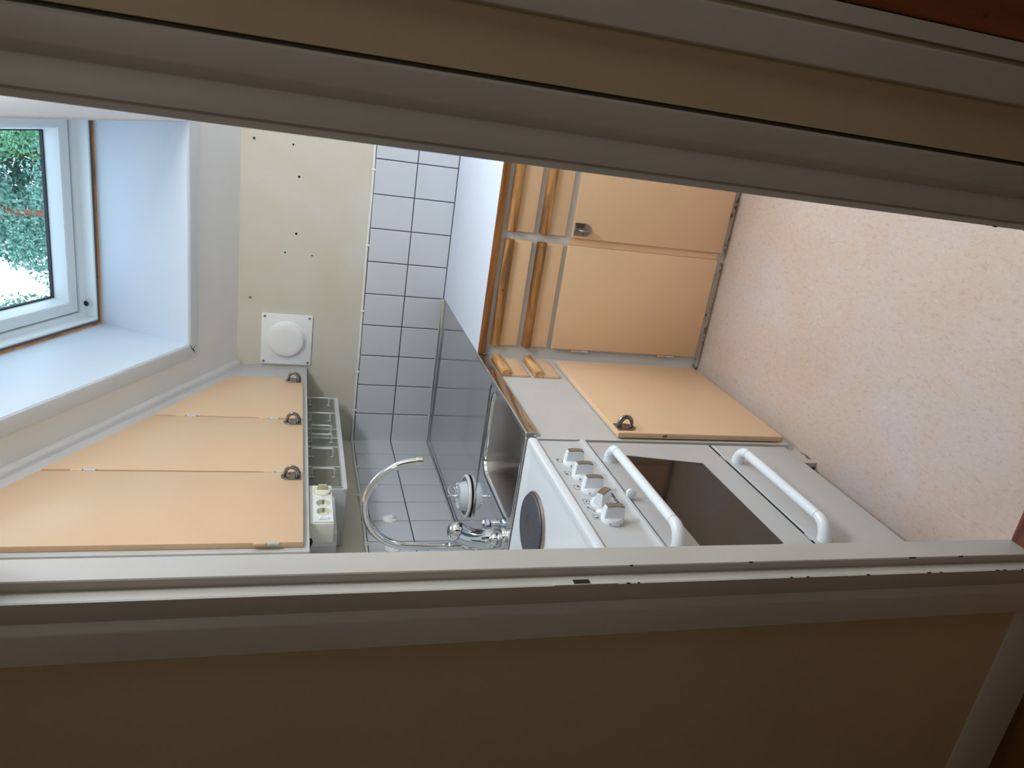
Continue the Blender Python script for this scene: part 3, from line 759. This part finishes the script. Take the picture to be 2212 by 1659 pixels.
b = NB(); lathe(b, [(.0325, .0015), (.0325, .0025)] + [(.0318*math.cos(a), .004 + .027*math.sin(a)) for a in np.linspace(0, PI/2*.985, 9)], cc, ax, 36)
lv = obj('lever_cap', b, 'chrome', tp, smooth=45)
ax2 = V((.5, -.82, -.12)).normalized()
b = NB(); lathe(b, [(.024, .0), (.024, .026), (.0225, .034), (.019, .041), (.012, .047), (.001, .050)], (tx, ty-.004, tz+.036), ax2, 24); sdk = obj('side_knob', b, 'chrome', tp, smooth=50)
b = NB(); lathe(b, [(.004, 0), (.004, .006), (.002, .008)], (tx+.010, ty-.031, tz+.066), ax2, 10); obj('pin', b, 'chrome', sdk, smooth=40)
# small chrome valve behind the tap
vl = thing('shutoff_valve', 'small chrome valve knob standing on the sink bench at the foot of the tap', 'valve', (.315, -1.285, zt-.0034))
b = NB(); lathe(b, [(.020, 0), (.020, .003), (.016, .004), (.016, .010), (.019, .011), (.019, .015)], (.315, -1.285, zt-.0034), (0,0,1), 24); obj('collar', b, 'chrome', vl, smooth=35)
b = NB(); lathe(b, [(.010, .015), (.016, .018), (.020, .030), (.019, .038), (.012, .043), (.001, .044)], (.315, -1.285, zt-.0034), (0,0,1), 8); obj('grip', b, 'chrome', vl)

# ---------------------------------------------------------------- sink strainer plug lying upside down on the bench
pc = V((.212, -.913, zt+.0005))
pg = thing('sink_strainer', 'round white sink strainer with a wire loop lying upside down on the steel bench', 'sink strainer', pc)
b = NB(); lathe(b, [(.078, 0), (.084, .004), (.085, .009), (.082, .014), (.076, .015)], pc, (0,0,1), 48, cap1=False); obj('rim', b, 'plastic_white', pg, smooth=40)
b = NB(); lathe(b, [(.0765, .0145), (.070, .0115), (.058, .012)], pc, (0,0,1), 48, cap0=False, cap1=False); obj('gasket', b, 'rubber_grey', pg, smooth=40)
b = NB(); lathe(b, [(.060, .0115), (.056, .026), (.050, .040), (.046, .041), (.042, .035), (.030, .034), (.001, .034)], pc, (0,0,1), 40, cap0=False); obj('basket', b, 'enamel', pg, smooth=40)
b = NB()
for a in (0.4, 2.5, 4.6):
    u = V((math.cos(a), math.sin(a), 0)); tube(b, [pc+u*.050+V((0,0,.036)), pc+u*.050+V((0,0,.046)), pc+u*.044+V((0,0,.050)), pc+u*.010+V((0,0,.044))], .0022, 7)
lathe(b, [(.009, .034), (.010, .044), (.007, .050), (.004, .068), (.0035, .085), (.001, .086)], pc, (0,0,1), 12)
obj('spindle', b, 'chrome', pg, smooth=50)
b = NB(); c0 = pc + V((.012, .022, .062)); tube(b, [c0 + V((.018*math.cos(a)*.5, .018*math.cos(a), .016*math.sin(a))) for a in np.linspace(0, 2*PI, 20)[:-1]], .0014, 7, closed=True); obj('wire_loop', b, 'chrome', pg, smooth=60)

# ---------------------------------------------------------------- cooker
KY1, KY0 = -1.552, -2.240
ck = thing('cooker', 'white electric cooker with five knobs, dark oven window and lower drawer', 'cooker', (.45, -1.9, FL))
b = NB(); box(b, .155, .752, KY0+.004, KY1-.004, .09, .952); obj('body', b, 'appliance', ck)
b = NB(); box(b, .18, .68, KY0+.03, KY1-.03, FL+.001, .0895); obj('plinth', b, 'black', ck)
# hob: enamel pan with a raised rolled rim
b = NB()
R = [ring(b, rrect(.15, .781, KY0, KY1, .012, 5), .953), ring(b, rrect(.15, .783, KY0-.001, KY1+.001, .012, 5), .968), ring(b, rrect(.154, .779, KY0+.004, KY1-.004, .012, 5), .9755), ring(b, rrect(.162, .770, KY0+.012, KY1-.012, .012, 5), .9765), ring(b, rrect(.178, .752, KY0+.030, KY1-.030, .012, 5), .970), ring(b, rrect(.19, .74, KY0+.042, KY1-.042, .012, 5), .9694), ring(b, rrect(.20, .73, KY0+.052, KY1-.052, .012, 5), .9694)]
for r0, r1 in zip(R, R[1:]):
    for j in range(len(r0)): b.faces.new((r0[j], r0[(j+1) % len(r0)], r1[(j+1) % len(r0)], r1[j]))
b.faces.new(R[-1]); b.faces.new(R[0][::-1])
obj('hob', b, 'enamel', ck, smooth=50)
for x, y, r in ((.575, -1.712, .098), (.575, -2.03, .082), (.30, -1.712, .082), (.30, -2.03, .098)):
    b = NB(); lathe(b, [(r*1.02, .9692), (r*1.03, .974), (r*.99, .9775), (r*.95, .976)], (x, y, 0), (0,0,1), 56, cap1=False)
    hp = obj('hotplate', b, 'plate_ring', ck, smooth=40)
    b = NB(); lathe(b, [(r*.965, .970), (r*.965, .980), (r*.94, .983), (r*.36, .983), (r*.34, .9815), (.001, .9815)], (x, y, 0), (0,0,1), 56); obj('disc', b, 'plate_iron', hp, smooth=35)
    b = NB(); lathe(b, [(r*.16, .9816), (r*.155, .9822), (.0005, .9822)], (x, y, 0), (0,0,1), 24); obj('centre_mark', b, 'red_dot', hp, smooth=35)
# control panel with the soft lip along its lower edge
b = NB(); P = [(.752, .9515), (.7695, .9515), (.7705, .949), (.7705, .822), (.774, .812), (.780, .806), (.781, .800), (.776, .796), (.752, .796)]
prism(b, [(x, KY0+.004, z) for x, z in P], (0, KY1-KY0-.008, 0)); pn = obj('control_panel', b, 'appliance', ck, smooth=35)
rot_k = [0, 0, 0, 42, 0]
for yk, rk_, marks in zip((-1.702, -1.777, -1.852, -1.926, -1.998), rot_k, (('9', '6'), ('9', '6'), ('9', '6'), ('.', 's'), ('o', 's'))):
    zc = .8835; xb = .7705
    b = NB(); lathe(b, [(.0275, 0), (.0285, .0015), (.0280, .010), (.0245, .0150), (.022, .0155)], (xb, yk, zc), (1,0,0), 36); kn = obj('knob', b, 'handle_white', pn, smooth=35)
    a = math.radians(rk_); dv = V((0, -math.sin(a), math.cos(a))); pv = V((0, math.cos(a), math.sin(a))); o = V((xb, yk, zc))
    # the grip: a tapering bar across the knob
    b = NB(); Q = []
    for w, t, h in ((.0125, .0265, .013), (.0088, .0240, .0445)):
        Q.append([b.verts.new(o + V((h + (.0 if abs(s_) < 1 else -.003*(h > .02)), 0, 0)) + pv*w*p_ + dv*t*s_) for p_, s_ in ((-1,-1),(-1,-.5),(-1,0),(-1,.5),(-1,1),(1,1),(1,.5),(1,0),(1,-.5),(1,-1))])
    for k in range(10): b.faces.new((Q[0][k], Q[0][(k+1)%10], Q[1][(k+1)%10], Q[1][k]))
    b.faces.new(Q[1]); b.faces.new(Q[0][::-1]); bmesh.ops.bevel(b, geom=b.edges[:], offset=.0014, segments=2, affect='EDGES'); obj('grip', b, 'handle_white', kn, smooth=40)
    b = NB(); Q = []
    for h in (.0440, .0462): Q.append([b.verts.new(o + V((h - .0028*abs(s_)**2.2, 0, 0)) + pv*(.0084 if h < .045 else .0080)*p_ + dv*.0228*s_) for p_, s_ in ((-1,-1),(-1,-.5),(-1,0),(-1,.5),(-1,.92),(1,.92),(1,.5),(1,0),(1,-.5),(1,-1))])
    for k in range(10): b.faces.new((Q[0][k], Q[0][(k+1)%10], Q[1][(k+1)%10], Q[1][k]))
    b.faces.new(Q[1]); b.faces.new(Q[0][::-1]); obj('cap', b, 'knob_cap', kn, smooth=40)
    for ch, ang in zip(marks, (150, 205)):
        t = math.radians(ang); rv = V((0, math.cos(t), math.sin(t))); up_ = V((.95, 0, 0)) - rv*.2
        rt = up_.normalized().cross(rv)
        p_ = o + rv*.0284 + V((.0062, 0, 0))
        obj('mark', text_bm(ch, .0085, p_, rt, up_.normalized()), 'ink', kn)
b = NB(); lathe(b, [(.0115, 0), (.0115, .004), (.010, .0055), (.009, .0045), (.006, .006), (.001, .0065)], (.7705, -1.956, .897), (1,0,0), 24); obj('indicator_lamp', b, 'lamp_lens', pn, smooth=40)
# printed symbols and the maker's name
xp = .7709
def zone_icon(y, z, dot, w=.0115, h=.0085):
    b = NB()
    P = rrect(y-w, y+w, z-h, z+h, .004, 4); n = len(P)
    Pi = rrect(y-w+.0012, y+w-.0012, z-h+.0012, z+h-.0012, .003, 4)
    A_ = [b.verts.new((xp, a_, c_)) for a_, c_ in P]; B_ = [b.verts.new((xp, a_, c_)) for a_, c_ in Pi]
    for k in range(n): b.faces.new((A_[k], A_[(k+1)%n], B_[(k+1)%n], B_[k]))
    dy, dz, rw, rh = dot; D = [b.verts.new((xp, y+dy+rw*math.cos(t), z+dz+rh*math.sin(t))) for t in np.linspace(0, 2*PI, 13)[:-1]]; b.faces.new(D)
    obj('printed_symbol', b, 'ink', pn, rec=False)
zi = .9165
zone_icon(-1.681, zi, (.004, .0035, .0035, .003)); zone_icon(-1.756, zi, (-.004, .0035, .0035, .003)); zone_icon(-1.833, zi, (.004, -.0035, .0035, .003))
zone_icon(-1.906, zi, (0, 0, .0045, .002)); zone_icon(-1.982, zi, (-.002, 0, .003, .005))
b = NB()
tube(b, [(xp, -1.936, zi+.006), (xp, -1.943, zi), (xp, -1.951, zi-.004)], .0007, 6)
for p_, r_ in (((-1.935, zi+.006), .003), ((-1.952, zi-.005), .0022)):
    b.faces.new([b.verts.new((xp, p_[0]+r_*math.cos(t), p_[1]+r_*math.sin(t))) for t in np.linspace(0, 2*PI, 11)[:-1]])
obj('printed_symbol', b, 'ink', pn, rec=False)
obj('brand_lettering', text_bm('Electrolux', .0165, (xp, -1.896, .8325), (0,1,0), (0,0,1), bold=True), 'ink', pn, rec=False)
# child catch between panel and oven door
b = NB(); lathe(b, [(.013, -.005), (.0135, 0), (.0125, .004), (.009, .006)], (.786, -1.893, .790), (.35, -.94, 0), 24); box(b, .765, .785, -1.897, -1.889, .784, .795, .001); obj('door_catch', b, 'handle_white', ck, smooth=40)
# oven door
b = NB(); DY1, DY0, DZ0, DZ1 = KY1-.008, KY0+.008, .380, .786
wv = [(-1.640, .700), (-1.684, .462), (-2.108, .462), (-2.152, .700)]
outer = [(DY1, DZ1), (DY1, DZ0), (DY0, DZ0), (DY0, DZ1)]
fo = [b.verts.new((.7705, y, z)) for y, z in outer]; bo = [b.verts.new((.7525, y, z)) for y, z in outer]; fi = [b.verts.new((.7705, y, z)) for y, z in wv]; bi = [b.verts.new((.7665, y, z)) for y, z in wv]
for k in range(4):
    j = (k+1) % 4
    b.faces.new((fo[k], fo[j], fi[j], fi[k])); b.faces.new((fi[k], fi[j], bi[j], bi[k])); b.faces.new((bo[k], bo[j], fo[j], fo[k]))
od = obj('oven_door', b, 'appliance', ck)
b = NB(); b.faces.new([b.verts.new((.7682, y, z)) for y, z in wv]); obj('window', b, 'oven_glass', od, label='dark brown oven window')
def bar_handle(parent, yl, yr, z):
    b = NB(); r = .0135; xo = .8185
    path = []; rad = []
    for y, sgn in ((yl, 1), (yr, -1)):
        seg_ = []
        for t in np.linspace(0, 1, 9):
            a = PI/2*t; seg_.append(((.770 + (xo-.770-.0)*math.sin(a), y - sgn*.040*(1-math.cos(a)) , z - .004*(1-t)), .0185*(1-t) + r*t))
        if sgn < 0: seg_ = seg_[::-1]
        path += [p_ for p_, _ in seg_]; rad += [q for _, q in seg_]
    tube(b, path, rad, 20); h = obj('handle', b, 'handle_white', parent, smooth=60)
    for y in (yl-.044, yr+.044):
        b = NB(); lathe(b, [(r*1.035, -.0012), (r*1.035, .0012)], (xo, y, z), (0,1,0), 20); obj('joint_ring', b, 'appliance', h, smooth=40)
bar_handle(od, -1.674, -2.118, .765)
# drawer
b = NB(); box(b, .7525, .7715, DY0, DY1, .096, .370, .005, 3); dd = obj('drawer', b, 'appliance', ck, smooth=40)
bar_handle(dd, -1.674, -2.100, .345)
b = NB(); box(b, .7535, .7695, KY0+.01, KY1-.01, .371, .3795); obj('gap_strip', b, 'black', ck)
for y in (-1.649, -2.08):
    b = NB(); box(b, .764, .7712, y-.015, y+.015, .3715, .3765, .001); obj('hinge_plate', b, 'chrome', ck)

# ---------------------------------------------------------------- outside
b = NB(); quad(b, (-60,-1,-5.5),(60,-1,-5.5),(60,90,-5.5),(-60,90,-5.5)); obj('ground', b, 'grass', kind='structure')

def leaves(n, blobs, size, name, mat, parent):
    cs = np.array([q[:3] for q in blobs]); rs = np.array([q[3] for q in blobs])
    idx = rng.choice(len(blobs), n, p=rs**2/np.sum(rs**2))
    d = rng.normal(size=(n, 3)); d /= np.linalg.norm(d, axis=1)[:, None]
    rad = rs[idx] * (0.45 + 0.6*rng.random(n)**.6)
    P = cs[idx] + d*rad[:, None]*np.array([1, 1, .75])
    a = rng.normal(size=(n, 3)); a /= np.linalg.norm(a, axis=1)[:, None]
    c = np.cross(a, rng.normal(size=(n, 3))); c /= np.linalg.norm(c, axis=1)[:, None]
    s = size*(.6 + .8*rng.random(n))[:, None]
    vs = np.stack([P - a*s, P + c*s*.5, P + a*s, P - c*s*.5], 1).reshape(-1, 3) - np.array(OFF[parent.name])
    me = bpy.data.meshes.new(name); me.vertices.add(4*n); me.vertices.foreach_set('co', vs.astype(np.float32).ravel())
    me.loops.add(4*n); me.loops.foreach_set('vertex_index', np.arange(4*n, dtype=np.int32))
    me.polygons.add(n); me.polygons.foreach_set('loop_start', np.arange(0, 4*n, 4, dtype=np.int32)); me.update(calc_edges=True); me.validate()
    me.materials.append(M[mat]); o = bpy.data.objects.new(name, me); COL.objects.link(o); o.parent = parent; OFF[o.name] = OFF[parent.name]
    return o

def tree(name, label, x, y, H, spread, n, lmat, bmat, size, low=.25, tr=.14, branches=()):
    t = thing(name, label, 'tree', (x, y, -5.5), 'trees beyond the roof window')
    b = NB(); ph = random.uniform(0, 6)
    pts = [V((x + .12*math.sin(ph + h*.7), y + .1*math.cos(ph + h*.5), -5.5 + h)) for h in np.linspace(0, H*.96, 10)]
    tube(b, pts, [tr*(1-.85*k/9) for k in range(10)], 9); obj('trunk', b, bmat, t, smooth=60)
    b = NB(); blobs = []
    for k in range(46):
        f = low + (1-low)*random.random()
        a = random.uniform(0, 2*PI); R_ = spread*(1.08-f)**.6*random.uniform(.3, 1.0)
        c = V((x + R_*math.cos(a), y + R_*math.sin(a), -5.5 + H*f)); hh = c.z - .25*R_ - .2 + 5.5; st_ = V((x + .12*math.sin(ph + hh*.7), y + .1*math.cos(ph + hh*.5), hh - 5.5))
        tube(b, [st_, (st_+c)/2 + V((0,0,.12)), c], [.045, .03, .01], 6); blobs.append((c.x, c.y, c.z, spread*random.uniform(.22, .40)))
    for q0, q1, r_ in branches: tube(b, [V(q0), (V(q0)+V(q1))/2 + V((0,0,-.05)), V(q1)], [r_, r_*.85, r_*.6], 9)
    obj('branch', b, bmat, t, smooth=60)
    leaves(n, blobs, size, 'foliage', lmat, t)
    return t
tree('pine_tree', 'reddish pine trunk seen through the middle of the roof window', -1.45, 12.2, 15.5, 2.3, 60000, 'leaf_haze_blue', 'bark_pine', .034, .3, .19)
tree('leafy_tree', 'bright green tree filling the roof window on the side of the dark door jamb', 1.0, 7.2, 10.6, 2.0, 75000, 'leaf_green', 'bark_moss', .024, .35, .10, [((2.4, 6.3, 4.30), (-3.6, 6.3, 3.72), .085)])
tree('leafy_tree.001', 'blue-green tree with bare twigs filling the roof window on the cupboard side', -2.75, 7.4, 10.8, 2.1, 95000, 'leaf_green', 'bark_moss', .024, .3, .11)
tree('leafy_tree.002', 'hazy blue tree behind the pine trunk, towards the cupboard side', -7.0, 19.5, 20, 4.2, 80000, 'leaf_haze_blue', 'bark_moss', .075, .22, .2)
tree('leafy_tree.003', 'hazy blue tree behind the pine trunk, towards the dark door jamb', 2.4, 19.5, 20, 4.2, 80000, 'leaf_haze_blue', 'bark_moss', .075, .22, .2)
tree('leafy_tree.004', 'tall hazy tree farthest behind the pine trunk', -2.6, 28.5, 25, 5.4, 90000, 'leaf_haze_blue', 'bark_moss', .11, .2, .24)

# ---------------------------------------------------------------- light
w = bpy.data.worlds.new('World'); scene.world = w; w.use_nodes = True
nt = w.node_tree; bg = nt.nodes['Background']
tc = nt.nodes.new('ShaderNodeTexCoord'); sep = nt.nodes.new('ShaderNodeSeparateXYZ')
nt.links.new(tc.outputs['Generated'], sep.inputs[0])
cr = nt.nodes.new('ShaderNodeValToRGB'); cr.color_ramp.elements[0].position = 0.0; cr.color_ramp.elements[0].color = (.80, .90, 1.0, 1)
cr.color_ramp.elements[1].position = .7; cr.color_ramp.elements[1].color = (.66, .82, 1.0, 1)
nt.links.new(sep.outputs['Z'], cr.inputs['Fac']); nt.links.new(cr.outputs['Color'], bg.inputs['Color'])
bg.inputs['Strength'].default_value = 2.4

def area(name, loc, aim, sx, sy, power, col=(1,1,1), portal=False):
    l = bpy.data.lights.new(name, 'AREA'); l.shape = 'RECTANGLE'; l.size = sx; l.size_y = sy; l.energy = power; l.color = col
    if portal: l.cycles.is_portal = True
    o = bpy.data.objects.new(name, l); COL.objects.link(o); o.location = loc
    o.rotation_euler = (V(aim)).to_track_quat('-Z', 'Y').to_euler(); return o
c = sl((OX0+OX1)/2, OL/2, .60)
p = area('roof_window_portal', c, -NO, .9, 1.16, 1, portal=True)
p2 = area('added_roof_window_fill', sl((QX0+QX1)/2, OL/2, .60), -NO, .85, 1.1, 48, (.84, .92, 1.0))  # added fill light behind the invented second roof window
k = area('added_kitchen_fill', (2.25, -1.70, ZT-.03), (-.45, .30, -1), 1.0, .3, 35, (.96, .98, 1.0))  # added fill from above without a fixture, lifts the kitchen's dim areas
h = area('added_hall_fill', (1.9, -4.2, 2.45), (-.2, .3, -1), .5, .5, 4.8, (1.0, .93, .86))  # added weak warm fill for the dark hall, no lamp modelled

h2 = area('added_hall_side_fill', (3.36, -3.3, 1.45), (-1, .12, 0), .88, 1.18, 2.8, (1.0, .95, .88))  # added side fill for the door casing, behind the invented hall window

# ---------------------------------------------------------------- camera
F = 1632.859
Rr = ((0.1448526341324866, -0.24859832996275155, -0.9577142500373538), (-0.9264046607091676, -0.37406378481296115, -0.043019640953113426), (-0.3475516062417379, 0.8934624531736819, -0.2844867760857336))
cam = bpy.data.cameras.new('camera'); co = bpy.data.objects.new('camera', cam); COL.objects.link(co)
cam.sensor_fit = 'HORIZONTAL'; cam.sensor_width = 36.0; cam.lens = F/2212*36.0; cam.clip_start = .02; cam.clip_end = 300
m = Matrix.Identity(4)
for r in range(3):
    m[r][0] = Rr[0][r]; m[r][1] = -Rr[1][r]; m[r][2] = -Rr[2][r]
m[0][3], m[1][3], m[2][3] = 1.68747, -3.463244, 1.656724
co.matrix_world = m
cam.dof.use_dof = True; cam.dof.focus_distance = 2.7; cam.dof.aperture_fstop = 10.0
scene.camera = co

scene.view_settings.view_transform = 'Standard'; scene.view_settings.look = 'None'
scene.view_settings.gamma = 1.0; scene.view_settings.use_curve_mapping = False
scene.view_settings.exposure = 0.36
scene.cycles.use_denoising = True
scene.cycles.max_bounces = 10; scene.cycles.diffuse_bounces = 6; scene.cycles.glossy_bounces = 5; scene.cycles.transparent_max_bounces = 12
scene.cycles.caustics_reflective = False; scene.cycles.caustics_refractive = False
scene.cycles.sample_clamp_indirect = 6.0
